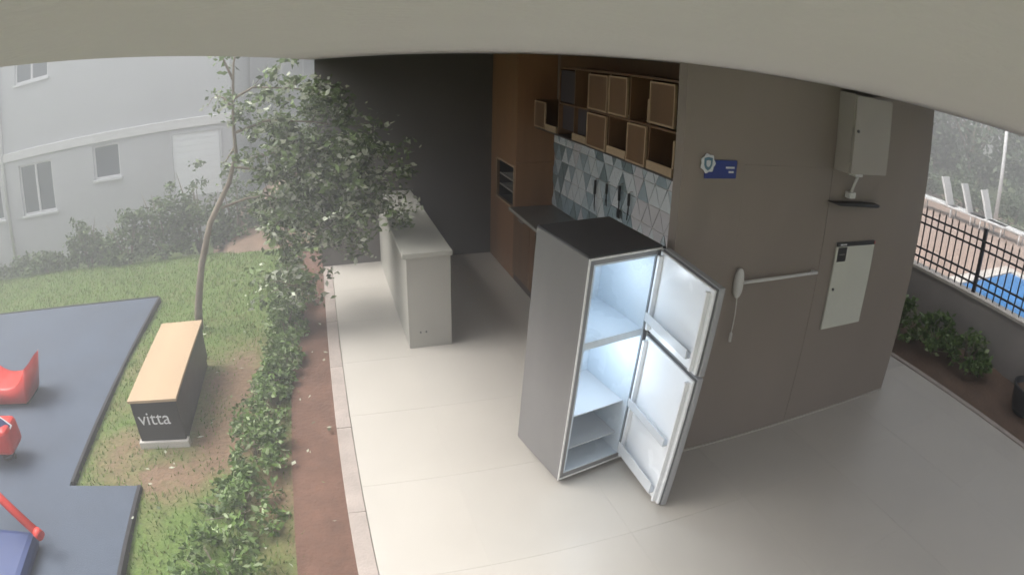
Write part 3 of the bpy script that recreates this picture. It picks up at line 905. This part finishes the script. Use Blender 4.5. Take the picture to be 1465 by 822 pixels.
# wall made of courses so that the openings are real
def wall_with_holes(x0, x1, z0, z1, holes, y0, y1):
    xs = sorted({x0, x1, *[h[0] for h in holes], *[h[1] for h in holes]})
    zs = sorted({z0, z1, *[h[2] for h in holes], *[h[3] for h in holes]})
    vi = {}
    b = MB()
    def V(x, y, z):
        k = (round(x, 4), round(y, 4), round(z, 4))
        if k not in vi:
            vi[k] = b.bm.verts.new(k)
        return vi[k]
    def solid(xa, xb, za, zb):
        xm, zm = (xa + xb) / 2, (za + zb) / 2
        return x0 < xm < x1 and z0 < zm < z1 and not any(h[0] < xm < h[1] and h[2] < zm < h[3] for h in holes)
    for i in range(len(xs) - 1):
        for j in range(len(zs) - 1):
            xa, xb, za, zb = xs[i], xs[i + 1], zs[j], zs[j + 1]
            if not solid(xa, xb, za, zb):
                continue
            b.bm.faces.new((V(xa, y0, za), V(xb, y0, za), V(xb, y0, zb), V(xa, y0, zb)))
            b.bm.faces.new((V(xa, y1, za), V(xa, y1, zb), V(xb, y1, zb), V(xb, y1, za)))
            for (sx, sz, quad) in ((-1, 0, ((xa, y0, za), (xa, y0, zb), (xa, y1, zb), (xa, y1, za))), (1, 0, ((xb, y0, za), (xb, y1, za), (xb, y1, zb), (xb, y0, zb))), (0, -1, ((xa, y0, za), (xa, y1, za), (xb, y1, za), (xb, y0, za))), (0, 1, ((xa, y0, zb), (xb, y0, zb), (xb, y1, zb), (xa, y1, zb)))):
                ni, nj = i + sx, j + sz
                nb = 0 <= ni < len(xs) - 1 and 0 <= nj < len(zs) - 1 and solid(xs[ni], xs[ni + 1], zs[nj], zs[nj + 1])
                if not nb:
                    b.bm.faces.new([V(*q) for q in quad])
    return b
rel(wall_with_holes(-13.0, -1.85, -0.9, 6.2, [w[:4] for w in WINS] + [SHUT], BY, BY + 0.2).build('wall', 'facade', ab), ab)
bsub('side_wall', 'facade', -2.05, -1.852, BY + 0.201, BY + 7.0, -0.9, 6.19)
bsub('roof', 'coping', -13.1, -1.75, BY - 0.1, BY + 7.1, 6.21, 6.40)
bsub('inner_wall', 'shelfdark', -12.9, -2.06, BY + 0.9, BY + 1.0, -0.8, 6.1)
bsub('band', 'band', -13.0, -1.845, BY - 0.05, BY - 0.0005, 1.675, 1.86, bevel=0.006)
for (x0, x1, z0, z1, n) in WINS:
    wf = MB()
    e = 0.045
    yy0, yy1 = BY + 0.05, BY + 0.10
    wf.box(x0, x1, yy0, yy1, z0, z0 + e)
    wf.box(x0, x1, yy0, yy1, z1 - e, z1)
    wf.box(x0, x0 + e, yy0 + 0.001, yy1, z0 + e, z1 - e)
    wf.box(x1 - e, x1, yy0 + 0.001, yy1, z0 + e, z1 - e)
    if n == 2:
        wf.box((x0 + x1) / 2 - 0.025, (x0 + x1) / 2 + 0.025, yy0 - 0.01, yy1, z0 + e, z1 - e)
    w_ = rel(wf.build('window', 'alu', ab), ab)
    bsub('window_sill', 'alu', x0 - 0.04, x1 + 0.04, BY - 0.05, BY + 0.049, z0 - 0.045, z0 - 0.001, parent=w_)
    if n == 2:
        xm = (x0 + x1) / 2
        bsub('pane', 'glass', x0 + e, xm - 0.026, yy0 + 0.02, yy0 + 0.028, z0 + e, z1 - e, parent=w_)
        bsub('pane', 'glass', xm + 0.026, x1 - e, yy0 + 0.03, yy0 + 0.038, z0 + e, z1 - e, parent=w_)
    else:
        bsub('pane', 'glass', x0 + e, x1 - e, yy0 + 0.02, yy0 + 0.028, z0 + e, z1 - e, parent=w_)
shx = MB()
shx.box(SHUT[0], SHUT[0] + 0.06, BY - 0.02, BY + 0.06, SHUT[2], SHUT[3])
shx.box(SHUT[1] - 0.06, SHUT[1], BY - 0.02, BY + 0.06, SHUT[2], SHUT[3])
shx.box(SHUT[0] + 0.06, SHUT[1] - 0.06, BY - 0.019, BY + 0.06, SHUT[3] - 0.06, SHUT[3])
shu = rel(shx.build('shutter', 'facade', ab), ab)
nsl = 10
for i in range(nsl):
    hh = (SHUT[3] - 0.06 - SHUT[2]) / nsl
    bsub('slat', 'facade2', SHUT[0] + 0.061, SHUT[1] - 0.061, BY + 0.005, BY + 0.03, SHUT[2] + i * hh + 0.0015, SHUT[2] + (i + 1) * hh - 0.0015, bevel=0.003, parent=shu)
rel(MB().tube([(-7.62, BY - 0.04, -0.7), (-7.62, BY - 0.04, 6.0)], 0.045, 10).build('downpipe', 'alu', ab), ab)

b2 = thing('far_apartment_building', 'pale rendered building with a white shutter glimpsed behind the tree top', 'building', (0.0, 15.0, -0.7))
rel(wall_with_holes(-1.80, 6.0, -0.9, 6.5, [(-1.05, -0.45, 2.1, 3.4)], 15.0, 15.2).build('wall', 'facade', b2), b2)
wf = MB()
wf.box(-1.05, -0.45, 15.05, 15.1, 2.1, 2.15).box(-1.05, -1.0, 15.051, 15.1, 2.15, 3.4).box(-0.5, -0.45, 15.051, 15.1, 2.15, 3.4)
w2 = rel(wf.build('window', 'alu', b2), b2)
rel(box('shutter', 'canvas', w2, -1.0, -0.5, 15.07, 15.08, 2.15, 3.4), b2)
rel(box('roof', 'coping', b2, -1.9, 6.1, 14.9, 20.0, 6.51, 6.7), b2)

# ------------------------------------------------------------------ garden tree
tree = thing('garden_tree', 'slender windblown tree with a leaning pale trunk behind the bench', 'tree', (-1.59, 6.25, -0.04))
def trel(o):
    return rel(o, tree)
trunk = [(-1.60, 6.25, -0.10), (-1.56, 6.25, 0.20), (-1.44, 6.25, 0.68), (-1.28, 6.25, 1.13), (-1.02, 6.23, 1.54), (-0.92, 6.20, 1.83), (-0.93, 6.18, 2.19), (-0.91, 6.15, 2.77), (-0.80, 6.1, 3.2)]
tb_ = MB().tube(trunk, [0.058, 0.045, 0.039, 0.034, 0.027, 0.022, 0.017, 0.012, 0.007], 12)
trel(tb_.build('trunk', 'bark', tree))
branches = [
    [(-1.13, 6.25, 1.28), (-0.85, 6.20, 1.36), (-0.60, 6.15, 1.38), (-0.30, 6.05, 1.25), (-0.12, 5.95, 1.05)],
    [(-0.95, 6.21, 1.74), (-0.60, 6.15, 1.80), (-0.20, 6.05, 1.85), (0.25, 5.95, 1.80), (0.62, 5.9, 1.70)],
    [(-0.93, 6.19, 2.05), (-0.55, 6.10, 2.15), (-0.10, 6.0, 2.10), (0.30, 5.95, 2.02)],
    [(-0.92, 6.17, 2.40), (-0.70, 6.05, 2.50), (-0.35, 5.95, 2.46), (-0.10, 5.9, 2.42)],
    [(-0.92, 6.16, 2.60), (-1.05, 6.25, 2.85), (-1.1, 6.3, 3.1)],
    [(-0.95, 6.22, 1.70), (-0.65, 6.30, 1.62), (-0.25, 6.35, 1.55), (0.15, 6.3, 1.45), (0.45, 6.2, 1.28)],
    [(-0.60, 6.15, 1.38), (-0.50, 6.0, 1.15), (-0.45, 5.85, 0.85), (-0.42, 5.75, 0.55)],
    [(-0.92, 6.17, 2.3), (-1.03, 6.22, 2.42), (-1.12, 6.3, 2.45)],
    [(-0.93, 6.2, 1.9), (-1.0, 6.22, 1.82), (-1.06, 6.25, 1.74)],
]
for b_ in branches:
    n = len(b_)
    trel(MB().tube(b_, [0.016 - 0.012 * i / (n - 1) for i in range(n)], 8).build('branch', 'bark', tree))
spots, per, spr = [], [], []
g_ = random.Random(11)
def along(b_, t):
    f = t * (len(b_) - 1)
    i = min(int(f), len(b_) - 2)
    return Vector(b_[i]).lerp(Vector(b_[i + 1]), f - i)
for bi, (b_, cnt, lo, s, k) in enumerate(zip(branches, (15, 34, 26, 16, 6, 30, 16, 5, 3), (0.45, .25, .25, .3, .5, .3, .2, .5, .6), (.16, .24, .22, .18, .2, .26, .15, .10, .07), (46, 80, 64, 44, 20, 80, 50, 24, 20))):
    for _ in range(cnt):
        q = along(b_, g_.uniform(lo, 1.0)) + Vector((g_.gauss(0, s * .7), g_.gauss(0, s * .7), g_.gauss(-0.03, s * .75)))
        if q.x > -0.25:
            q.z = min(q.z, 2.45)
        spots.append(q); per.append(int(k * g_.uniform(.5, 1.4))); spr.append(g_.uniform(.08, .20))
for _ in range(120):                                    # the dense windblown mass on the pavilion side
    q = Vector((g_.gauss(0.12, 0.32), g_.gauss(6.15, 0.28), g_.gauss(1.36, 0.34)))
    if q.z < 0.45 or q.z > 2.4:
        continue
    spots.append(q); per.append(g_.randint(24, 70)); spr.append(g_.uniform(.08, .24))
for _ in range(34):                                     # hanging skirt towards the bed
    q = Vector((g_.gauss(-0.42, 0.13), g_.gauss(5.9, 0.2), g_.uniform(0.25, 1.3)))
    spots.append(q); per.append(g_.randint(14, 34)); spr.append(g_.uniform(.06, .14))
cc = clumps(spots, per, spr, 5)
cc = cc[~((cc[:, 0] > -0.22) & (cc[:, 2] > 2.64))]
trel(link('crown', leaf_mesh('crown', cc, 0.062, LEAF['tree'], (0.50, 0.26, 0.24), 0.6, 0.15, 0.52, 3), tree))
tw = MB()
for s_ in spots[::2]:
    bb = min(branches, key=lambda b: min((Vector(p) - Vector(s_)).length for p in b))
    p0 = min(bb, key=lambda p: (Vector(p) - Vector(s_)).length)
    md = (Vector(p0) + Vector(s_)) / 2 + Vector((0, 0, 0.03))
    tw.tube([p0, md, s_], [0.005, 0.004, 0.002], 4, False)
trel(tw.build('twigs', 'bark', tree))['kind'] = 'stuff'

# ------------------------------------------------------------------ shrubs
def shrub(name, label, group, loc, rx, ry, h, n, leaf, pal, seed, stems=5, droop=0.0, weights=(0.5, 0.33, 0.17), cat='shrub', aspect=0.5, dome=True):
    g = random.Random(seed)
    o = thing(name, label, cat, loc, group)
    st = MB()
    sp_l = []
    for i in range(stems):
        a = g.uniform(0, 2 * math.pi)
        r0 = g.uniform(0.3, 0.85)
        tip = Vector((rx * r0 * math.cos(a), ry * r0 * math.sin(a), h * g.uniform(.6, .95)))
        st.tube([(tip.x * .1, tip.y * .1, -0.05), (tip.x * .45, tip.y * .45, tip.z * .5), tip], [h * .018 + .003, h * .012 + .002, .002], 6)
    st.build('stems', 'bark', o)
    k = max(8, n // 28)
    for i in range(k):
        a = g.uniform(0, 2 * math.pi)
        rr = math.sqrt(g.random())
        zt = h * (1 - (0.75 * rr ** 2 if dome else 0.25 * rr)) * g.uniform(.82, 1.1)
        z = zt * g.uniform(.25, 1) ** 0.7
        sp_l.append((rx * rr * math.cos(a), ry * rr * math.sin(a), z))
    c = clumps(sp_l, 28, min(rx, ry, h) * 0.30, seed)
    c[:, 2] = np.maximum(c[:, 2], 0.01)
    link('foliage', leaf_mesh('foliage', c, leaf, LEAF[pal], weights, 0.4, droop, aspect, seed), o)
    return o
BED = [
    (-0.52, 7.30, 0.22, 0.30, 0.50, 'farthest leafy green shrub of the bed beside the kerb'),
    (-0.50, 6.55, 0.20, 0.30, 0.42, 'leafy shrub in the bed right under the hanging tree leaves'),
    (-0.52, 5.85, 0.20, 0.28, 0.36, 'pale flecked shrub in the bed level with the far end of the bench'),
    (-0.55, 5.20, 0.19, 0.28, 0.30, 'low shrub in the bed where the red soil strip begins'),
    (-0.70, 4.40, 0.22, 0.42, 0.24, 'low spreading shrub beside the bare brown soil'),
    (-0.74, 3.75, 0.24, 0.40, 0.22, 'pale flecked low shrub midway along the red soil strip'),
    (-0.84, 3.10, 0.30, 0.42, 0.22, 'broad low green shrub second nearest along the red soil strip'),
    (-0.92, 2.45, 0.34, 0.40, 0.24, 'nearest broad low green shrub at the bottom of the picture'),
    (-0.62, 4.85, 0.18, 0.26, 0.26, 'thin low shrub between the bench end and the red soil strip'),
    (-0.52, 6.20, 0.18, 0.26, 0.34, 'thin leafy shrub in the bed beside the tree trunk'),
]
for i, (x, yy, rx, ry, h, lab) in enumerate(BED):
    shrub('bed_shrub', lab, 'shrubs along the kerb bed', (x, yy, -0.04), rx, ry, h, 1000, 0.052, 'shrub', 40 + i, 6, 0.1, (0.52, 0.30, 0.18), dome=i % 2 == 0)
HEDGE = [
    (-7.4, 10.4, 0.55, 0.45, 0.55, 'small grey green bush at the far left under the window'),
    (-6.2, 10.0, 0.50, 0.45, 0.50, 'low bush below the two pane window'),
    (-4.45, 9.7, 0.42, 0.40, 1.0, 'round topped bush standing alone below the small square window'),
    (-5.35, 9.5, 0.50, 0.40, 0.42, 'low hedge bush left of the round topped bush'),
    (-3.55, 9.6, 0.55, 0.42, 1.0, 'hedge bush just right of the round topped bush'),
    (-2.85, 9.7, 0.55, 0.45, 1.35, 'tall hedge bush left of the white shutter'),
    (-2.20, 9.8, 0.55, 0.45, 1.62, 'tall hedge bush in front of the white shutter'),
    (-1.55, 9.9, 0.46, 0.45, 1.50, 'tall hedge bush close behind the leaning tree trunk'),
    (-0.55, 9.7, 0.45, 0.40, 1.00, 'dark bush on the red earth bank behind the tree crown'),
    (-8.8, 10.0, 0.60, 0.45, 0.60, 'bush at the left edge of the lawn before the building'),
]
for i, (x, yy, rx, ry, h, lab) in enumerate(HEDGE):
    shrub('hedge_bush', lab, 'bushes before the apartment building', (x, yy, gz(x, yy) - 0.02), rx, ry, h, 1900, 0.085, 'hedge', 70 + i, 7, 0.05)
for i, (x, yy, lab) in enumerate(((5.95, 3.75, 'small weedy plant nearest the corner of the taupe wall in the planter'), (6.15, 3.25, 'leafy green planter plant second from the taupe wall corner'), (6.25, 2.75, 'pale green planter plant before the low wall, third from the corner'), (6.2, 4.3, 'planter plant half hidden behind the taupe wall corner'))):
    shrub('planter_plant', lab, 'plants in the planter by the fence', (x, yy, 0.02 + (x - 5.63) * 0.1), 0.27, 0.30, 0.50, 700, 0.075, 'shrub', 90 + i, 5, 0.0, (0.45, 0.45, 0.10))
po = thing('flower_pot', 'dark round plant pot in the planter at the right edge', 'pot', (6.18, 1.72, 0.03))
MB().lathe([(0.15, 0.0), (0.20, 0.10), (0.235, 0.26), (0.25, 0.28), (0.25, 0.31), (0.225, 0.31), (0.21, 0.25)], 0, 0, 28).build('bowl', 'black', po)
MB().lathe([(0.205, 0.22), (0.2, 0.255), (0.1, 0.275), (0.01, 0.28)], 0, 0, 20).build('earth', 'soil2', po)

# ------------------------------------------------------------------ low wall and iron fence
lw = thing('boundary_wall', 'low grey rendered wall behind the planter under the iron fence', 'wall', (6.68, 3.0, 0))
rel(box('wall_body', 'lowwall', lw, 6.60, 6.76, -4.0, 12.0, -0.1, 0.735), lw)
rel(box('wall_cap', 'coping', lw, 6.585, 6.775, -4.0, 12.0, 0.7355, 0.775, 0.004), lw)
fn = thing('iron_fence', 'black iron railing with thin pointed bars on the low wall', 'fence', (6.68, 3.0, 0.775))
FX = 6.68
for z in (0.875, 0.985, 1.30, 1.40):
    rel(box('rail', 'iron', fn, FX - 0.016, FX + 0.016, -4.0, 12.0, z - 0.010, z + 0.010), fn)
barm = MB()
barm.box(-0.0075, 0.0075, -0.0075, 0.0075, 0.0, 0.69)
barm.bm.faces.ensure_lookup_table()
barm.prism([(-0.012, 0.69), (0.012, 0.69), (0.0, 0.745)], 'x', -0.006, 0.006)
bar_me = barm.mesh('bar', 'iron')
post_me = MB().box(-0.024, 0.024, -0.024, 0.024, 0.0, 0.76, 0.003).box(-0.03, 0.03, -0.03, 0.03, 0.7605, 0.775, 0.002).mesh('post', 'iron')
yy = -3.9
i = 0
while yy < 9.0:
    pst = abs(((yy - 3.12) / 1.98) - round((yy - 3.12) / 1.98)) < 0.02
    o = link('post' if pst else 'bar', post_me if pst else bar_me, fn)
    o.location = (0, yy - 3.0, 0.002)
    yy += 0.11
    i += 1

# ------------------------------------------------------------------ beyond the fence
for i, (x, yy, rz, lab) in enumerate(((15.2, 9.0, 1.75, 'leftmost white sun lounger with raised back beyond the pool'), (15.3, 7.95, 1.70, 'white sun lounger second from left beyond the pool'), (15.4, 7.25, 1.75, 'white sun lounger third from left beyond the pool'), (15.6, 6.65, 1.67, 'white sun lounger nearest the right edge beyond the pool'))):
    p = thing('sun_lounger', lab, 'sun lounger', (x, yy, -0.01), 'sun loungers beyond the pool', rz)
    MB().box(-0.65, 0.62, -0.28, 0.28, 0.27, 0.32, 0.012).build('seat', 'canvas', p)
    MB().prism([(0.60, 0.30), (0.66, 0.30), (0.98, 1.02), (0.92, 1.04)], 'y', -0.27, 0.27, 0.008).build('backrest', 'canvas', p)
    for (lx, ly) in ((-0.55, -0.24), (-0.55, 0.24), (0.5, -0.24), (0.5, 0.24)):
        MB().tube([(lx, ly, 0.0), (lx, ly, 0.28)], 0.02, 8).build('leg', 'alu', p)
lp = thing('lamp_post', 'pale slim lamp post rising among the trees behind the pool', 'lamp post', (16.5, 7.5, -0.03))
MB().tube([(0, 0, 0), (0, 0, 4.2)], [0.075, 0.05], 12).build('pole', 'alu', lp)
MB().tube([(0, 0, 4.2), (-0.25, 0, 4.42), (-0.7, 0, 4.45)], 0.035, 8).build('arm', 'alu', lp)
MB().box(-1.0, -0.6, -0.10, 0.10, 4.41, 4.48, 0.02).build('lamp_head', 'alu', lp)
def far_tree(lab, x, yy, h, r, seed, n=5200):
    g = random.Random(seed)
    o = thing('background_tree', lab, 'tree', (x, yy, -0.08), 'trees behind the pool')
    th_ = h * 0.32
    MB().tube([(0, 0, -0.1), (g.uniform(-.1, .1), 0, th_), (g.uniform(-.3, .3), g.uniform(-.2, .2), h * .75)], [h * .03, h * .022, h * .008], 10).build('trunk', 'bark', o)
    lb = MB()
    sl = []
    for i in range(9):
        a = g.uniform(0, 2 * math.pi)
        e = Vector((r * .7 * math.cos(a), r * .7 * math.sin(a), h * g.uniform(.45, .85)))
        lb.tube([(0, 0, th_ * g.uniform(.6, 1.1)), (e.x * .5, e.y * .5, e.z * .8), e], [h * .012, h * .008, .01], 6)
    lb.build('limbs', 'bark', o)
    for i in range(n // 26):
        a = g.uniform(0, 2 * math.pi)
        u = g.uniform(-1, 1)
        rr = math.sqrt(max(0, 1 - u * u)) * g.uniform(.55, 1.05)
        sl.append((r * rr * math.cos(a), r * rr * math.sin(a), h * .56 + u * h * .42))
    link('crown', leaf_mesh('crown', clumps(sl, 26, r * .25, seed), 0.24, LEAF['far'], (0.5, .3, .2), .4, .1, .55, seed), o)
for i, (x, yy, h, r, lab) in enumerate(((18.5, 13.5, 5.0, 2.2, 'misty tree beside the taupe wall corner far behind the fence'), (20.5, 10.8, 5.5, 2.4, 'misty rounded tree behind the sun loungers'), (21.0, 7.6, 5.2, 2.3, 'misty tree behind the lamp post'), (20.5, 4.6, 5.2, 2.3, 'misty tree at the right edge behind the pool'), (24.5, 15.0, 7.0, 3.0, 'tall dim tree farthest back behind the loungers'), (26.5, 9.5, 7.0, 3.0, 'tall dim tree farthest back near the right edge'))):
    far_tree(lab, x, yy, h, r, 120 + i)
shx_l = ['low misty bush at the pool terrace edge near the wall corner', 'low misty bush at the terrace edge behind the leftmost lounger', 'low misty bush at the terrace edge behind the middle loungers', 'low misty bush at the terrace edge behind the right lounger']
for i, (x, yy) in enumerate(((17.2, 11.2), (17.6, 9.4), (17.8, 7.4), (17.6, 5.4))):
    shrub('terrace_bush', shx_l[i], 'bushes at the pool terrace edge', (x, yy, -0.05), 0.9, 0.9, 1.3, 1500, 0.13, 'far', 150 + i, 6)

# ------------------------------------------------------------------ grass
def grass():
    n0 = 90000
    x = nrng.uniform(-8.5, -0.42, n0)
    yy = nrng.uniform(1.6, 10.6, n0)
    keep = ~(((x < -2.34) & (yy < 7.27) & (yy > 3.4)) | ((x < -1.68) & (yy < 3.46)))
    keep &= ~((x > -1.80) & (x < -1.31) & (yy > 3.94) & (yy < 5.42))
    keep &= ~((x > -1.5) & (yy > 8.9))
    b = np.array([bare(a, c) for a, c in zip(x, yy)])
    nz = np.sin(x * 3.1 + 1.3 * np.sin(yy * 2.2)) * np.sin(yy * 2.7 + np.sin(x * 1.7)) * 0.18
    keep &= nrng.random(n0) > np.clip(b * 1.05 + nz, 0, 0.97)
    x, yy, b = x[keep], yy[keep], b[keep]
    n = len(x)
    z = np.array([gz(a, c) for a, c in zip(x, yy)]) - 0.004
    h = nrng.uniform(0.025, 0.060, n) * (1 - 0.4 * b)
    w = nrng.uniform(0.004, 0.008, n)
    a = nrng.uniform(0, 2 * math.pi, n)
    ln = nrng.uniform(0, 0.8, n) * h
    la = nrng.uniform(0, 2 * math.pi, n)
    dx, dy = np.cos(a) * w, np.sin(a) * w
    V = np.stack([np.stack([x - dx, yy - dy, z], 1), np.stack([x + dx, yy + dy, z], 1), np.stack([x + np.cos(la) * ln + 0.01, yy + np.sin(la) * ln, z + h], 1)], 1).reshape(-1, 3)
    me = bpy.data.meshes.new('grass')
    me.vertices.add(len(V))
    me.vertices.foreach_set('co', V.ravel())
    me.loops.add(n * 3)
    me.loops.foreach_set('vertex_index', np.arange(n * 3, dtype=np.int32))
    me.polygons.add(n)
    me.polygons.foreach_set('loop_start', np.arange(0, n * 3, 3, dtype=np.int32))
    me.polygons.foreach_set('loop_total', np.full(n, 3, dtype=np.int32))
    for m in LEAF['grass']:
        me.materials.append(m)
    me.polygons.foreach_set('material_index', nrng.choice(3, size=n, p=(0.5, 0.3, 0.2)).astype(np.int32))
    me.update(calc_edges=True)
    tag(link('grass', me), 'short patchy green grass on the lawn', 'grass', kind='stuff')
grass()

# torn leaves blown over the lawn and the kerb
gl = np.random.default_rng(21)
fl = np.stack([gl.uniform(-2.2, 0.5, 170), gl.uniform(2.4, 7.6, 170), np.zeros(170)], 1)
fl = fl[(fl[:, 0] < -0.1) & (fl[:, 0] > -1.68)]
fl = fl[~((fl[:, 0] > -1.82) & (fl[:, 0] < -1.3) & (fl[:, 1] > 3.9) & (fl[:, 1] < 5.45))]
fl[:, 2] = np.where(fl[:, 0] < -0.1, 0.02, 0.012)
fm = leaf_mesh('fallen_leaves', fl, 0.05, LEAF['tree'], (0.3, 0.1, 0.6), 0.4, 0.0, 0.55, 9)
co = np.empty(len(fm.vertices) * 3); fm.vertices.foreach_get('co', co); co = co.reshape(-1, 5, 3)
base_z = co[:, :1, 2]
co[:, :, 2] = base_z + (co[:, :, 2] - base_z) * 0.12
fm.vertices.foreach_set('co', co.ravel()); fm.update()
tag(link('fallen_leaves', fm), 'torn pale leaves scattered over the lawn and kerb', 'leaves', kind='stuff')

# ------------------------------------------------------------------ rain haze over the whole place
hz = bpy.data.materials.new('rain_haze')
hz.use_nodes = True
hn = hz.node_tree
for n_ in list(hn.nodes):
    hn.nodes.remove(n_)
ho = hn.nodes.new('ShaderNodeOutputMaterial')
hv = hn.nodes.new('ShaderNodeVolumePrincipled')
hv.inputs['Color'].default_value = (0.93, 0.94, 0.95, 1)
hv.inputs['Density'].default_value = 0.036
hn.links.new(hv.outputs[0], ho.inputs['Volume'])
hbx = MB().box(-161, 161, -161, 161, -1.9, 8.6).build('haze', hz)
tag(hbx, 'pale rain haze filling the air over the garden and the pool', 'haze', kind='stuff')
